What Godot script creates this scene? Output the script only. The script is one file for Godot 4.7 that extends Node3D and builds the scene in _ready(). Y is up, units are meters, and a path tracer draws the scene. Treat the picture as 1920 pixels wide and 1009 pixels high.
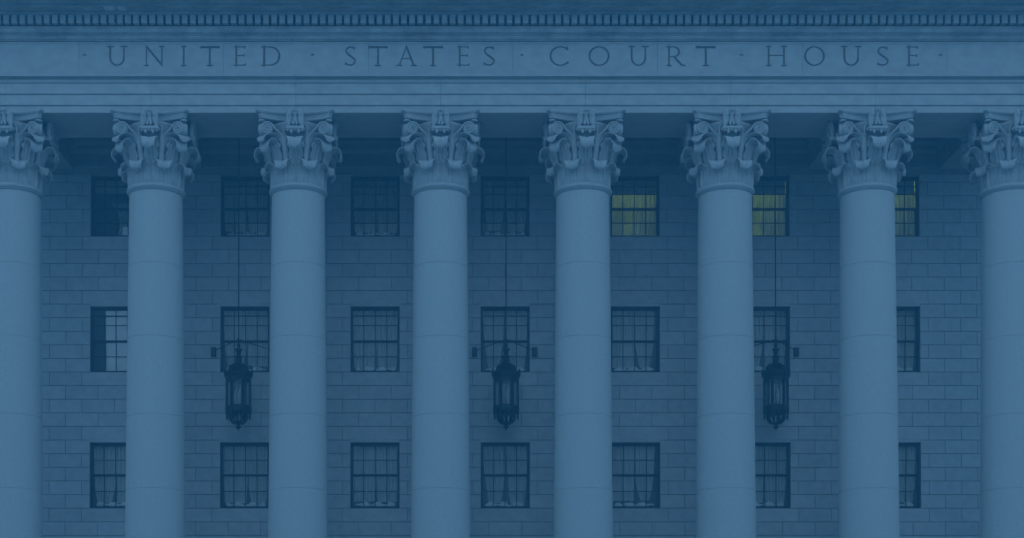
extends Node3D
# A colonnade of a stone court house under a blue overcast dusk sky. Heights called "rel" are metres above the eye; EYE lifts them above the plaza.

const EYE := 4.6
const BAY := 3.607
const FIRST_COLUMN := -10.714
const FLOOR_REL := -1.2
const WALL_Z := -3.58
const COURSE := 0.378
const COURSE_ZERO := 8.627
const UNIT := BAY / 8.0
const LEFT_END := -14.0
const RIGHT_END := 18.0
const SOFFIT := 14.22

var M := {}
var taken := {}
var cache := {}
var rng := RandomNumberGenerator.new()


func _ready():
	rng.seed = 20240
	make_camera_and_light()
	make_materials()
	make_ground()
	make_courthouse()
	make_columns()
	make_lanterns()
	make_curtains()
	make_small_things()


# ---------------------------------------------------------------- camera, sky, sun, exposure
func make_camera_and_light():
	var cam := Camera3D.new()
	cam.name = "camera"
	cam.projection = Camera3D.PROJECTION_FRUSTUM
	cam.keep_aspect = Camera3D.KEEP_HEIGHT
	cam.near = 0.1
	cam.far = 900.0
	cam.size = 1009.0 / 2825.0 * 0.1
	cam.frustum_offset = Vector2((960.0 - 818.0) / 2825.0, (1232.69 - 504.5) / 2825.0) * 0.1
	cam.position = Vector3(0, EYE, 38.0)
	cam.rotation_degrees = Vector3(1.0, 0, 0)
	add_child(cam)
	cam.current = true

	var sky_mat := ProceduralSkyMaterial.new()
	sky_mat.sky_top_color = Color(0.403, 0.579, 0.709)
	sky_mat.sky_horizon_color = Color(0.50, 0.70, 0.848)
	sky_mat.sky_curve = 0.25
	sky_mat.ground_bottom_color = Color(0.08, 0.12, 0.17)
	sky_mat.ground_horizon_color = Color(0.30, 0.48, 0.65)
	sky_mat.sky_energy_multiplier = 1.0
	sky_mat.energy_multiplier = 2.5
	var sky := Sky.new()
	sky.sky_material = sky_mat
	var e := Environment.new()
	e.background_mode = Environment.BG_SKY
	e.sky = sky
	e.background_energy_multiplier = 1.0
	e.tonemap_mode = Environment.TONE_MAPPER_LINEAR
	e.tonemap_exposure = 1.0
	e.fog_enabled = true
	e.fog_density = 0.0062
	e.fog_light_color = Color(0.40, 0.81, 1.0)
	e.sdfgi_enabled = true
	e.ssao_enabled = true
	e.ssil_enabled = true
	var w := WorldEnvironment.new()
	w.name = "world_environment"
	w.environment = e
	add_child(w)

	var sun := DirectionalLight3D.new()
	sun.name = "sun"
	sun.light_color = Color(0.625, 0.828, 1.0)
	sun.light_energy = 0.18
	sun.light_angular_distance = 45.0
	sun.rotation_degrees = Vector3(-25, -4, 0)
	sun.shadow_enabled = true
	add_child(sun)


# ---------------------------------------------------------------- materials
func noise_tex(freq: float, octaves: int, seed_: int, low: float, high: float, size := 512, normal := false, bump := 4.0) -> NoiseTexture2D:
	var n := FastNoiseLite.new()
	n.noise_type = FastNoiseLite.TYPE_SIMPLEX_SMOOTH
	n.seed = seed_
	n.frequency = freq
	n.fractal_octaves = octaves
	n.fractal_gain = 0.62
	var t := NoiseTexture2D.new()
	t.width = size
	t.height = size
	t.seamless = true
	t.noise = n
	if normal:
		t.as_normal_map = true
		t.bump_strength = bump
	else:
		var g := Gradient.new()
		g.set_color(0, Color(low, low, low))
		g.set_color(1, Color(high, high, high * 0.985))
		t.color_ramp = g
	return t


func grey(v: float, warm := 0.0) -> Color:
	return Color(v * (1.0 + warm), v, v * (1.0 - warm)).linear_to_srgb()


func stone(called: String, base: Color, tex: Texture2D, nrm: Texture2D, scale: Vector3, rough := 0.9, nscale := 0.5) -> StandardMaterial3D:
	var m := StandardMaterial3D.new()
	m.resource_name = called
	m.albedo_color = base
	m.albedo_texture = tex
	m.roughness = rough
	m.metallic_specular = 0.3
	m.uv1_triplanar = true
	m.uv1_world_triplanar = true
	m.uv1_scale = scale
	if nrm:
		m.normal_enabled = true
		m.normal_texture = nrm
		m.normal_scale = nscale
	return m


func plain_mat(called: String, base: Color, rough: float, metal := 0.0) -> StandardMaterial3D:
	var m := StandardMaterial3D.new()
	m.resource_name = called
	m.albedo_color = base
	m.roughness = rough
	m.metallic = metal
	return m


func make_materials():
	var mottled := noise_tex(0.012, 6, 11, 0.89, 1.0)
	var speckle := noise_tex(0.05, 5, 12, 0.91, 1.0)
	var soil := noise_tex(0.010, 6, 13, 0.66, 1.0)
	var grain := noise_tex(0.08, 5, 14, 0, 1, 512, true, 3.0)
	M.column = stone("column limestone", grey(0.50, 0.02), speckle, grain, Vector3(0.55, 0.30, 0.55), 0.9, 0.12)
	M.capital = stone("carved limestone", grey(0.47, 0.02), mottled, grain, Vector3(0.9, 0.6, 0.9), 0.92, 0.4)
	M.entablature = []
	M.wall = []
	for k in 5:
		M.entablature.append(stone("entablature limestone", grey(0.465 + 0.005 * k, 0.02), mottled, grain, Vector3(0.28, 0.42, 0.28), 0.92, 0.2))
		M.wall.append(stone("wall granite", grey(0.445 + 0.012 * k, 0.0), mottled, grain, Vector3(0.4, 0.45, 0.4), 0.92, 0.25))
	M.cornice = stone("soiled limestone", grey(0.56, 0.02), soil, grain, Vector3(0.22, 0.5, 0.22), 0.95, 0.4)
	M.patch = stone("pale repair stone", grey(0.68, 0.02), mottled, null, Vector3(0.5, 0.5, 0.5), 0.9)
	M.letter = stone("weathered letter groove", grey(0.31, 0.06), mottled, grain, Vector3(0.5, 0.5, 0.5), 0.95, 0.4)
	M.joint = stone("mortar", grey(0.28, 0.03), mottled, null, Vector3(0.5, 0.5, 0.5), 0.95)
	M.ceiling = stone("portico plaster", grey(0.30, 0.01), mottled, null, Vector3(0.3, 0.3, 0.3), 0.95)
	M.pavement = stone("pavement", grey(0.38, 0.02), mottled, grain, Vector3(0.12, 0.12, 0.12), 0.9)
	M.step = stone("granite step", grey(0.38, 0.02), speckle, grain, Vector3(0.4, 0.4, 0.4), 0.9)
	M.bronze = plain_mat("dark bronze", Color(0.13, 0.13, 0.125), 0.5, 0.55)
	M.iron = plain_mat("dark painted steel", Color(0.14, 0.15, 0.15), 0.55, 0.1)
	M.box = plain_mat("dark box paint", Color(0.15, 0.15, 0.16), 0.6)
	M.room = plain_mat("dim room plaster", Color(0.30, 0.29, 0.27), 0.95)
	M.curtain = plain_mat("sheer curtain", Color(0.75, 0.74, 0.70), 0.95)
	M.curtain.backlight_enabled = true
	M.curtain.backlight = Color(0.40, 0.40, 0.38)
	M.hem = plain_mat("curtain hem", Color(0.84, 0.83, 0.79), 0.95)
	M.paper = plain_mat("white paper", Color(0.96, 0.96, 0.95), 0.9)
	M.blind = plain_mat("window blind", Color(0.62, 0.61, 0.57), 0.9)
	M.glass = StandardMaterial3D.new()
	M.glass.resource_name = "window glass"
	M.glass.transparency = BaseMaterial3D.TRANSPARENCY_ALPHA
	M.glass.albedo_color = Color(0.75, 0.82, 0.82, 0.08)
	M.glass.roughness = 0.03
	M.glass.metallic_specular = 0.2
	M.bright_glass = M.glass.duplicate()
	M.bright_glass.resource_name = "reflecting window glass"
	M.bright_glass.metallic_specular = 0.8
	M.lamp_glass = M.glass.duplicate()
	M.lamp_glass.resource_name = "lantern glass"
	M.lamp_glass.albedo_color = Color(0.5, 0.51, 0.5, 0.14)
	M.lamp_glass.metallic_specular = 0.22
	M.candle = plain_mat("frosted lamp tube", Color(0.62, 0.61, 0.57), 0.35)
	M.lamp = plain_mat("glowing ceiling lamp", Color(0.9, 0.85, 0.6), 0.6)
	M.lamp.emission_enabled = true
	M.lamp.emission = Color(0.93, 1.0, 0.25)
	M.lamp.emission_energy_multiplier = 1.0


# ---------------------------------------------------------------- naming and nodes
func numbered(called: String) -> String:
	var n: int = taken.get(called, 0)
	taken[called] = n + 1
	return called if n == 0 else "%s_%03d" % [called, n]


func base(called: String, at: Vector3, parent: Node = self) -> Node3D:
	var o := Node3D.new()
	o.name = numbered(called)
	o.position = at
	parent.add_child(o, true)
	return o


func tag(o: Node, label: String, category: String, group := "") -> Node:
	o.set_meta("label", label)
	o.set_meta("category", category)
	if group:
		o.set_meta("group", group)
	return o


func put(called: String, mesh: Mesh, mat: Material, parent: Node = self, at := Vector3.ZERO, turn := 0.0) -> MeshInstance3D:
	var o := MeshInstance3D.new()
	o.name = numbered(called)
	o.mesh = mesh
	o.material_override = mat
	o.position = at
	o.rotation.y = turn
	parent.add_child(o, true)
	return o


func begin() -> SurfaceTool:
	var st := SurfaceTool.new()
	st.begin(Mesh.PRIMITIVE_TRIANGLES)
	return st


func shape(st: SurfaceTool) -> ArrayMesh:
	return st.commit()


# ---------------------------------------------------------------- shapes
func tri(st: SurfaceTool, a: Vector3, b: Vector3, c: Vector3, n: Vector3):
	if (b - a).cross(c - a).dot(n) > 0.0:   # front faces run clockwise
		var t := b
		b = c
		c = t
	for p in [a, b, c]:
		st.set_normal(n)
		st.add_vertex(p)


func quad(st: SurfaceTool, a: Vector3, b: Vector3, c: Vector3, d: Vector3, out: Vector3):
	var n := (c - a).cross(d - b)
	if n.length_squared() < 1e-16:
		return
	n = n.normalized()
	if n.dot(out) < 0.0:
		n = -n
	tri(st, a, b, c, n)
	tri(st, a, c, d, n)


func add_box(st: SurfaceTool, lo: Vector3, hi: Vector3):
	var a := lo
	var b := hi
	quad(st, Vector3(a.x, a.y, b.z), Vector3(b.x, a.y, b.z), Vector3(b.x, b.y, b.z), Vector3(a.x, b.y, b.z), Vector3.BACK)
	quad(st, Vector3(a.x, a.y, a.z), Vector3(b.x, a.y, a.z), Vector3(b.x, b.y, a.z), Vector3(a.x, b.y, a.z), Vector3.FORWARD)
	quad(st, Vector3(a.x, a.y, a.z), Vector3(a.x, a.y, b.z), Vector3(a.x, b.y, b.z), Vector3(a.x, b.y, a.z), Vector3.LEFT)
	quad(st, Vector3(b.x, a.y, a.z), Vector3(b.x, a.y, b.z), Vector3(b.x, b.y, b.z), Vector3(b.x, b.y, a.z), Vector3.RIGHT)
	quad(st, Vector3(a.x, b.y, a.z), Vector3(b.x, b.y, a.z), Vector3(b.x, b.y, b.z), Vector3(a.x, b.y, b.z), Vector3.UP)
	quad(st, Vector3(a.x, a.y, a.z), Vector3(b.x, a.y, a.z), Vector3(b.x, a.y, b.z), Vector3(a.x, a.y, b.z), Vector3.DOWN)


# a block whose front (+z) edges are bevelled; origin at the middle of its back
func block_mesh(w: float, h: float, d: float, bev: float) -> ArrayMesh:
	var key := "block %.3f %.3f %.3f %.3f" % [w, h, d, bev]
	if not cache.has(key):
		var st := begin()
		add_bevelled(st, Vector3(-w / 2, -h / 2, 0), Vector3(w / 2, h / 2, d), bev)
		cache[key] = shape(st)
	return cache[key]


func add_bevelled(st: SurfaceTool, lo: Vector3, hi: Vector3, bev: float):
	var z1 := hi.z
	var z2 := hi.z - bev
	var o := [Vector3(lo.x, lo.y, z2), Vector3(hi.x, lo.y, z2), Vector3(hi.x, hi.y, z2), Vector3(lo.x, hi.y, z2)]
	var i := [Vector3(lo.x + bev, lo.y + bev, z1), Vector3(hi.x - bev, lo.y + bev, z1), Vector3(hi.x - bev, hi.y - bev, z1), Vector3(lo.x + bev, hi.y - bev, z1)]
	quad(st, i[0], i[1], i[2], i[3], Vector3.BACK)
	var outs := [Vector3.DOWN, Vector3.RIGHT, Vector3.UP, Vector3.LEFT]
	for k in 4:
		var n := (k + 1) % 4
		quad(st, o[k], o[n], i[n], i[k], outs[k] + Vector3.BACK)
		quad(st, o[k], o[n], Vector3(o[n].x, o[n].y, lo.z), Vector3(o[k].x, o[k].y, lo.z), outs[k])


# profile of (radius, height) turned about y; each stretch of the profile is flat along and smooth around unless soft
func add_lathe(st: SurfaceTool, profile: Array, segs: int, centre := Vector3.ZERO, soft := false, turn := 0.0, faceted := false):
	for k in profile.size() - 1:
		var p: Vector2 = profile[k]
		var q: Vector2 = profile[k + 1]
		var d := (q - p)
		if d.length() < 1e-6:
			continue
		var nk := Vector2(d.y, -d.x).normalized()
		var n0 := nk
		var n1 := nk
		if soft:
			if k > 0:
				var e: Vector2 = p - profile[k - 1]
				n0 = (nk + Vector2(e.y, -e.x).normalized()).normalized()
			if k < profile.size() - 2:
				var e2: Vector2 = profile[k + 2] - q
				n1 = (nk + Vector2(e2.y, -e2.x).normalized()).normalized()
		for s in segs:
			var a0 := turn + TAU * s / segs
			var a1 := turn + TAU * (s + 1) / segs
			var c0 := Vector3(sin(a0), 0, cos(a0))
			var c1 := Vector3(sin(a1), 0, cos(a1))
			var m0 := c0
			var m1 := c1
			if faceted:
				m0 = (c0 + c1).normalized()
				m1 = m0
			var va := centre + c0 * p.x + Vector3.UP * p.y
			var vb := centre + c1 * p.x + Vector3.UP * p.y
			var vc := centre + c1 * q.x + Vector3.UP * q.y
			var vd := centre + c0 * q.x + Vector3.UP * q.y
			var na := (m0 * n0.x + Vector3.UP * n0.y)
			var nb := (m1 * n0.x + Vector3.UP * n0.y)
			var nc := (m1 * n1.x + Vector3.UP * n1.y)
			var nd := (m0 * n1.x + Vector3.UP * n1.y)
			for v in [[va, na], [vc, nc], [vb, nb], [va, na], [vd, nd], [vc, nc]]:
				st.set_normal(v[1])
				st.add_vertex(v[0])


# a strip of points swept from one ring to the next; rings are arrays of the same length; smooth
func add_rings(st: SurfaceTool, rings: Array, closed := true, caps := true):
	var n: int = rings[0].size()
	var rows := rings.size()
	var normals := []
	for r in rows:
		var row := PackedVector3Array()
		for k in n:
			var along: Vector3 = rings[mini(r + 1, rows - 1)][k] - rings[maxi(r - 1, 0)][k]
			var k1 := (k + 1) % n if closed else mini(k + 1, n - 1)
			var k0 := (k - 1 + n) % n if closed else maxi(k - 1, 0)
			var around: Vector3 = rings[r][k1] - rings[r][k0]
			row.append(along.cross(around).normalized())
		normals.append(row)
	if closed:   # turn everything outwards
		var facing := 0.0
		for r in rows:
			var mid := Vector3.ZERO
			for p in rings[r]:
				mid += p
			mid /= n
			for k in n:
				facing += (rings[r][k] - mid).dot(normals[r][k])
		if facing < 0.0:
			var turned := []
			for r in rows:
				var row := PackedVector3Array(rings[r])
				row.reverse()
				turned.append(row)
			add_rings(st, turned, closed, caps)
			return
	for r in rows - 1:
		for k in (n if closed else n - 1):
			var k1 := (k + 1) % n
			for v in [[r, k], [r, k1], [r + 1, k1], [r, k], [r + 1, k1], [r + 1, k]]:
				st.set_normal(normals[v[0]][v[1]])
				st.add_vertex(rings[v[0]][v[1]])
	if caps and closed:
		for r in [0, rows - 1]:
			var mid := Vector3.ZERO
			for p in rings[r]:
				mid += p
			mid /= n
			var nn: Vector3 = (rings[0][0] - rings[1][0]) if r == 0 else (rings[rows - 1][0] - rings[rows - 2][0])
			nn = nn.normalized()
			for k in n:
				tri(st, mid, rings[r][k], rings[r][(k + 1) % n], nn)


func add_tube(st: SurfaceTool, path: PackedVector3Array, radii: Array, flat: Vector3, thick: float, sides := 8):
	# an oval tube: radii in the plane of the path, radius * thick along flat (the normal of the plane)
	var rings := []
	for k in path.size():
		var t := (path[mini(k + 1, path.size() - 1)] - path[maxi(k - 1, 0)]).normalized()
		var b := t.cross(flat).normalized()
		var f := b.cross(t).normalized()
		var ring := PackedVector3Array()
		var r: float = radii[k] if radii.size() > 1 else radii[0]
		for s in sides:
			var a := TAU * s / sides
			ring.append(path[k] + b * cos(a) * r + f * sin(a) * (r * thick if thick > 0.0 else -thick))
		rings.append(ring)
	add_rings(st, rings)


func add_bar(st: SurfaceTool, a: Vector3, b: Vector3, r: float, sides := 8):
	var up := Vector3.UP if absf((b - a).normalized().y) < 0.9 else Vector3.RIGHT
	add_tube(st, PackedVector3Array([a, b]), [r], up, 1.0, sides)


# an extrusion along x of a closed (z, y) outline, each edge flat
func add_extrusion(st: SurfaceTool, outline: Array, x0: float, x1: float):
	var n := outline.size()
	var area := 0.0
	for k in n:
		var p: Vector2 = outline[k]
		var q: Vector2 = outline[(k + 1) % n]
		area += p.x * q.y - q.x * p.y
	for k in n:
		var p: Vector2 = outline[k]
		var q: Vector2 = outline[(k + 1) % n]
		var d := q - p
		var o := Vector2(d.y, -d.x) * signf(area)
		quad(st, Vector3(x0, p.y, p.x), Vector3(x1, p.y, p.x), Vector3(x1, q.y, q.x), Vector3(x0, q.y, q.x), Vector3(0, o.y, o.x))
	var flat := PackedVector2Array()
	for p in outline:
		flat.append(p)
	var t := Geometry2D.triangulate_polygon(flat)
	for k in range(0, t.size(), 3):
		for e in [[x0, Vector3.LEFT], [x1, Vector3.RIGHT]]:
			var c := []
			for j in 3:
				c.append(Vector3(e[0], flat[t[k + j]].y, flat[t[k + j]].x))
			tri(st, c[0], c[1], c[2], e[1])


func bez(a: Vector3, b: Vector3, c: Vector3, d: Vector3, n: int) -> PackedVector3Array:
	var out := PackedVector3Array()
	for k in n + 1:
		out.append(a.bezier_interpolate(b, c, d, float(k) / n))
	return out


# ---------------------------------------------------------------- ground
func make_ground():
	var st := begin()
	add_box(st, Vector3(-300, -1.0, -300), Vector3(300, 0.0, 300))
	put("ground", shape(st), M.pavement).set_meta("kind", "structure")
	var steps := base("front_steps", Vector3(2, 0, 1.7))
	steps.set_meta("kind", "structure")
	var top := EYE + FLOOR_REL
	var n := 20
	for k in n:
		st = begin()
		var h := top * (n - k) / (n + 1)
		add_box(st, Vector3(-18, 0.0, k * 0.33), Vector3(18, h, k * 0.33 + 0.33))
		put("step", shape(st), M.step, steps)
	st = begin()
	add_box(st, Vector3(LEFT_END - 2, 0.0, WALL_Z + 0.001), Vector3(RIGHT_END + 2, top, 1.7))
	put("portico_floor", shape(st), M.step).set_meta("kind", "structure")


# ---------------------------------------------------------------- the building
func bay_x(k: int) -> float:   # the middle of the bay right of column k
	return FIRST_COLUMN + BAY * (k + 0.5)


const ROWS := [[4.847, 6.737], [8.627, 10.517], [12.407, 14.11]]   # bottom and top of the openings, rel
const HALF_OPENING := 0.68


func make_courthouse():
	var house := base("courthouse_building", Vector3.ZERO)
	tag(house, "pale stone court house front with carved inscription above a row of columns", "building")
	make_wall(house)
	for row in 3:
		for k in 7:
			make_window(house, row, k)
	make_rooms(house)
	make_ceiling(house)
	make_entablature(house)


func to_pixel(p: Vector3) -> Vector2:   # used only to choose which stones are large enough in view to be pieces of their own
	var v := p - Vector3(0, EYE, 38)
	var th := deg_to_rad(1.0)
	var zc := v.y * sin(th) - v.z * cos(th)
	return Vector2(818 + 2825 * v.x / zc, 1232.69 - 2825 * (v.y * cos(th) + v.z * sin(th)) / zc)


func seen_width(x0: float, x1: float, y: float) -> float:
	var a := clampf(to_pixel(Vector3(x0, EYE + y, WALL_Z)).x, 0, 1920)
	var b := clampf(to_pixel(Vector3(x1, EYE + y, WALL_Z)).x, 0, 1920)
	var py := to_pixel(Vector3(x0, EYE + y, WALL_Z)).y
	if b <= a or py < 330 or py > 1003:
		return 0.0
	var w := b - a
	for k in 8:
		var c := to_pixel(Vector3(FIRST_COLUMN + BAY * k, EYE + y, 0)).x
		w -= maxf(0, minf(b, c + 54) - maxf(a, c - 54))
	return w


func make_wall(house: Node):
	var wall := base("stone_wall", Vector3(0, EYE, WALL_Z), house)
	# the core of the wall, behind the facing stones: piers and bands around the openings
	var st := begin()
	var levels := [FLOOR_REL]
	for r in ROWS:
		levels += [r[0], r[1]]
	levels.append(16.4)
	for i in levels.size() - 1:
		if i % 2 == 0:
			add_box(st, Vector3(LEFT_END, levels[i], -0.55), Vector3(RIGHT_END, levels[i + 1], -0.03))
		else:
			var x := LEFT_END
			for k in 7:
				add_box(st, Vector3(x, levels[i], -0.55), Vector3(bay_x(k) - HALF_OPENING, levels[i + 1], -0.03))
				x = bay_x(k) + HALF_OPENING
			add_box(st, Vector3(x, levels[i], -0.55), Vector3(RIGHT_END, levels[i + 1], -0.03))
	put("wall_core", shape(st), M.joint, wall)
	# the facing stones
	var stones := []
	for course in range(-26, 15):
		var y0 := COURSE_ZERO + COURSE * course
		var y1 := y0 + COURSE
		var even := posmod(course - 5, 2) == 0
		for bay in range(-1, 8):
			var opening := false
			for r in 3:
				if y0 > ROWS[r][0] - 0.05 and y0 < ROWS[r][1] - 0.1:
					opening = bay >= 0 and bay < 7
			var lintel := bay >= 0 and bay < 7 and (course == 5 or course == -5)
			var sill := bay >= 0 and bay < 7 and (course == -1 or course == -11 or course == 9)
			var cuts := []
			if even:
				cuts = [[-4, -2], [-2, 2], [2, 4]] if lintel or sill else [[-4, -2], [-2, 0], [0, 2], [2, 4]]
				if opening:
					cuts = [[-4, -2], [-2, -9], [9, 2], [2, 4]]
			else:
				cuts = [[-3, -1], [-1, 1], [1, 3], [3, 5]]
				if opening:
					cuts = [[-3, -9], [9, 3], [3, 5]]
			for c in cuts:
				var x0: float = bay_x(bay) + (HALF_OPENING if c[0] == 9 else c[0] * UNIT + 0.0055)
				var x1: float = bay_x(bay) + (-HALF_OPENING if c[1] == -9 else c[1] * UNIT - 0.0055)
				x0 = maxf(x0, LEFT_END)
				x1 = minf(x1, RIGHT_END)
				if x1 - x0 < 0.1:
					continue
				var lo := y0 + 0.0065
				var hi := y1 - 0.007
				hi = minf(hi, 14.13)
				if hi - lo < 0.1:
					continue
				stones.append([seen_width(x0, x1, (lo + hi) / 2) * (hi - lo), x0, x1, lo, hi])
	var order := stones.duplicate()
	order.sort_custom(func(a, b): return a[0] > b[0] if a[0] != b[0] else (a[3] < b[3] if a[3] != b[3] else a[1] < b[1]))
	var rest := begin()
	for i in order.size():
		var s: Array = order[i]
		var proud := 0.0 + rng.randf() * 0.004
		if i < 298 and s[0] > 0.0:
			var at := Vector3((s[1] + s[2]) / 2, (s[3] + s[4]) / 2, -0.03)
			put("stone_block", block_mesh(s[2] - s[1], s[4] - s[3], 0.03 + snappedf(proud, 0.002), 0.006), M.wall[rng.randi() % 5], wall, at)
		else:
			add_bevelled(rest, Vector3(s[1], s[3], -0.03), Vector3(s[2], s[4], proud), 0.006)
	for r in 2:   # a stone lip under each lintel
		for k in 7:
			add_box(rest, Vector3(bay_x(k) - HALF_OPENING + 0.001, ROWS[r][1] - 0.058, -0.105), Vector3(bay_x(k) + HALF_OPENING - 0.001, ROWS[r][1] + 0.0065, -0.004))
	put("stone_facing", shape(rest), M.wall[2], wall).set_meta("kind", "stuff")
	# mouldings at the head of the wall, between the beams
	st = begin()
	add_extrusion(st, [Vector2(-0.03, 14.135), Vector2(0.05, 14.135), Vector2(0.05, 14.29), Vector2(0.08, 14.31), Vector2(0.08, 14.42), Vector2(0.02, 14.44), Vector2(0.02, 14.70), Vector2(0.07, 14.73), Vector2(0.12, 14.80), Vector2(0.12, 14.90), Vector2(0.18, 15.0), Vector2(0.18, 15.1), Vector2(0.05, 15.12), Vector2(0.05, 15.7), Vector2(-0.03, 15.7)], LEFT_END, RIGHT_END)
	put("wall_cornice", shape(st), M.ceiling, wall)
	# the base course: a moulded band under the lowest stones
	st = begin()
	add_extrusion(st, [Vector2(-0.03, 3.6), Vector2(0.09, 3.6), Vector2(0.09, 3.92), Vector2(0.05, 3.98), Vector2(0.02, 4.06), Vector2(-0.03, 4.06)], LEFT_END, RIGHT_END)
	put("base_course", shape(st), M.wall[2], wall)


func make_window(house: Node, row: int, k: int):
	var y0: float = ROWS[row][0]
	var h: float = ROWS[row][1] - y0
	var w := base("window", Vector3(bay_x(k), EYE + y0, WALL_Z - 0.17), house)
	var lit := row == 2 and k >= 4
	if lit:
		w.set_meta("label", "sash window glowing yellow from a lamp inside")
	var hw := HALF_OPENING
	var head: float = [0.115, 0.115, 0.07][row]
	# frame
	if not cache.has("frame %d" % row):
		var f := begin()
		add_box(f, Vector3(-hw, 0, -0.1), Vector3(-hw + 0.04, h, 0.06))
		add_box(f, Vector3(hw - 0.04, 0, -0.1), Vector3(hw, h, 0.06))
		add_box(f, Vector3(-hw + 0.04, h - head, -0.1), Vector3(hw - 0.04, h, 0.06))
		add_box(f, Vector3(-hw + 0.04, 0, -0.1), Vector3(hw - 0.04, 0.05, 0.08))
		cache["frame %d" % row] = shape(f)
	put("frame", cache["frame %d" % row], M.iron, w)
	if row == 2:
		if not cache.has("roller"):
			var f := begin()
			add_box(f, Vector3(-0.64, h - 0.40, -0.16), Vector3(0.64, h - 0.04, -0.152))
			add_bar(f, Vector3(-0.64, h - 0.405, -0.156), Vector3(0.64, h - 0.405, -0.156), 0.014, 6)
			cache["roller"] = shape(f)
		put("roller_blind", cache["roller"], M.blind, w)
	# two sashes of four by two panes
	var x0 := -hw + 0.04
	var x1 := hw - 0.04
	var lo := 0.05
	var hi := h - head
	var mid: float = lo + (hi - lo) * [0.515, 0.487, 0.48][row]
	var pw := (x1 - x0) / 4.0
	for sash in 2:
		var a: float = lo if sash == 0 else mid
		var b: float = mid if sash == 0 else hi
		var z := -0.045 if sash == 0 else 0.0
		var key := "sash %d %d" % [row, sash]
		var rail := 0.028
		var half: float = (a + b) / 2
		if not cache.has(key):
			var f := begin()
			add_box(f, Vector3(x0, a, z - 0.02), Vector3(x0 + 0.024, b, z + 0.02))
			add_box(f, Vector3(x1 - 0.024, a, z - 0.02), Vector3(x1, b, z + 0.02))
			add_box(f, Vector3(x0 + 0.024, a, z - 0.02), Vector3(x1 - 0.024, a + rail, z + 0.021))
			add_box(f, Vector3(x0 + 0.024, b - rail, z - 0.02), Vector3(x1 - 0.024, b, z + 0.021))
			for i in range(1, 4):
				add_box(f, Vector3(x0 + pw * i - 0.0105, a + rail, z - 0.016), Vector3(x0 + pw * i + 0.0105, b - rail, z + 0.018))
			for i in 4:
				add_box(f, Vector3(x0 + pw * i + 0.011, half - 0.0105, z - 0.016), Vector3(x0 + pw * (i + 1) - 0.011, half + 0.0105, z + 0.016))
			if sash == 1 and row > 0:
				var ey: float = [0, h - 0.30, h - 0.275][row]
				add_box(f, Vector3(x0, ey - 0.014, z + 0.024), Vector3(x1, ey + 0.014, z + 0.05))
			cache[key] = shape(f)
		put("sash", cache[key], M.iron, w)
		for i in 4:
			for j in 2:
				var pa: float = a + rail if j == 0 else half + 0.0105
				var pb: float = half - 0.0105 if j == 0 else b - rail
				var pk := "pane %.3f" % (pb - pa)
				if not cache.has(pk):
					var g := begin()
					add_box(g, Vector3(-pw / 2 + 0.0105, 0, -0.002), Vector3(pw / 2 - 0.0105, pb - pa, 0.002))
					cache[pk] = shape(g)
				put("pane", cache[pk], M.bright_glass if row == 1 and k == 0 and i > 0 else M.glass, w, Vector3(x0 + pw * (i + 0.5), pa, z))


func make_rooms(house: Node):
	# floors, partitions and the back wall of the rooms behind the windows, so that each is a closed room
	var st := begin()
	var zb := -7.6
	var zf := WALL_Z - 0.55
	var levels := [4.0, 7.75, 11.55, 14.9]
	add_box(st, Vector3(LEFT_END, EYE + FLOOR_REL, zb - 0.3), Vector3(RIGHT_END, EYE + 16.4, zb))
	for y in levels:
		add_box(st, Vector3(LEFT_END, EYE + y - 0.15, zb), Vector3(RIGHT_END, EYE + y + 0.15, zf))
	for i in 3:
		for k in range(-1, 8):
			if i == 2 and (k == 4 or k == 5):
				continue
			var x := bay_x(k) + BAY / 2
			add_box(st, Vector3(x - 0.1, EYE + levels[i] + 0.15, zb), Vector3(x + 0.1, EYE + levels[i + 1] - 0.15, zf))
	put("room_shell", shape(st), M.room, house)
	# roof over rooms and portico
	st = begin()
	add_box(st, Vector3(LEFT_END - 0.3, EYE + 16.9, zb - 0.3), Vector3(RIGHT_END + 0.3, EYE + 17.2, 0.5))
	add_box(st, Vector3(LEFT_END - 0.3, EYE + FLOOR_REL, zb - 0.3), Vector3(LEFT_END - 0.002, EYE + 16.898, WALL_Z))
	add_box(st, Vector3(RIGHT_END + 0.002, EYE + FLOOR_REL, zb - 0.3), Vector3(RIGHT_END + 0.3, EYE + 16.898, WALL_Z))
	put("roof", shape(st), M.cornice, house)
	# lamps in the three lit rooms
	for k in [4, 5, 6]:
		st = begin()
		add_box(st, Vector3(-0.6, -0.09, -0.09), Vector3(0.6, 0.0, 0.09))
		var lamp := put("ceiling_lamp", shape(st), M.lamp, self, Vector3(bay_x(k) - 0.2, EYE + 14.75, -5.2))
		tag(lamp, "glowing strip lamp on the ceiling inside the %s lit top-row window" % ["leftmost", "middle", "rightmost"][k - 4], "ceiling lamp", "lamps in the lit rooms")
		var l := OmniLight3D.new()
		l.name = "lamp_light"
		l.light_color = Color(0.80, 0.97, 0.26)
		l.light_energy = 4.0
		l.light_size = 0.2
		l.omni_range = 14.0
		l.omni_attenuation = 2.0
		l.shadow_enabled = true
		l.position = Vector3(0, -0.3, 0)
		lamp.add_child(l, true)


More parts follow.
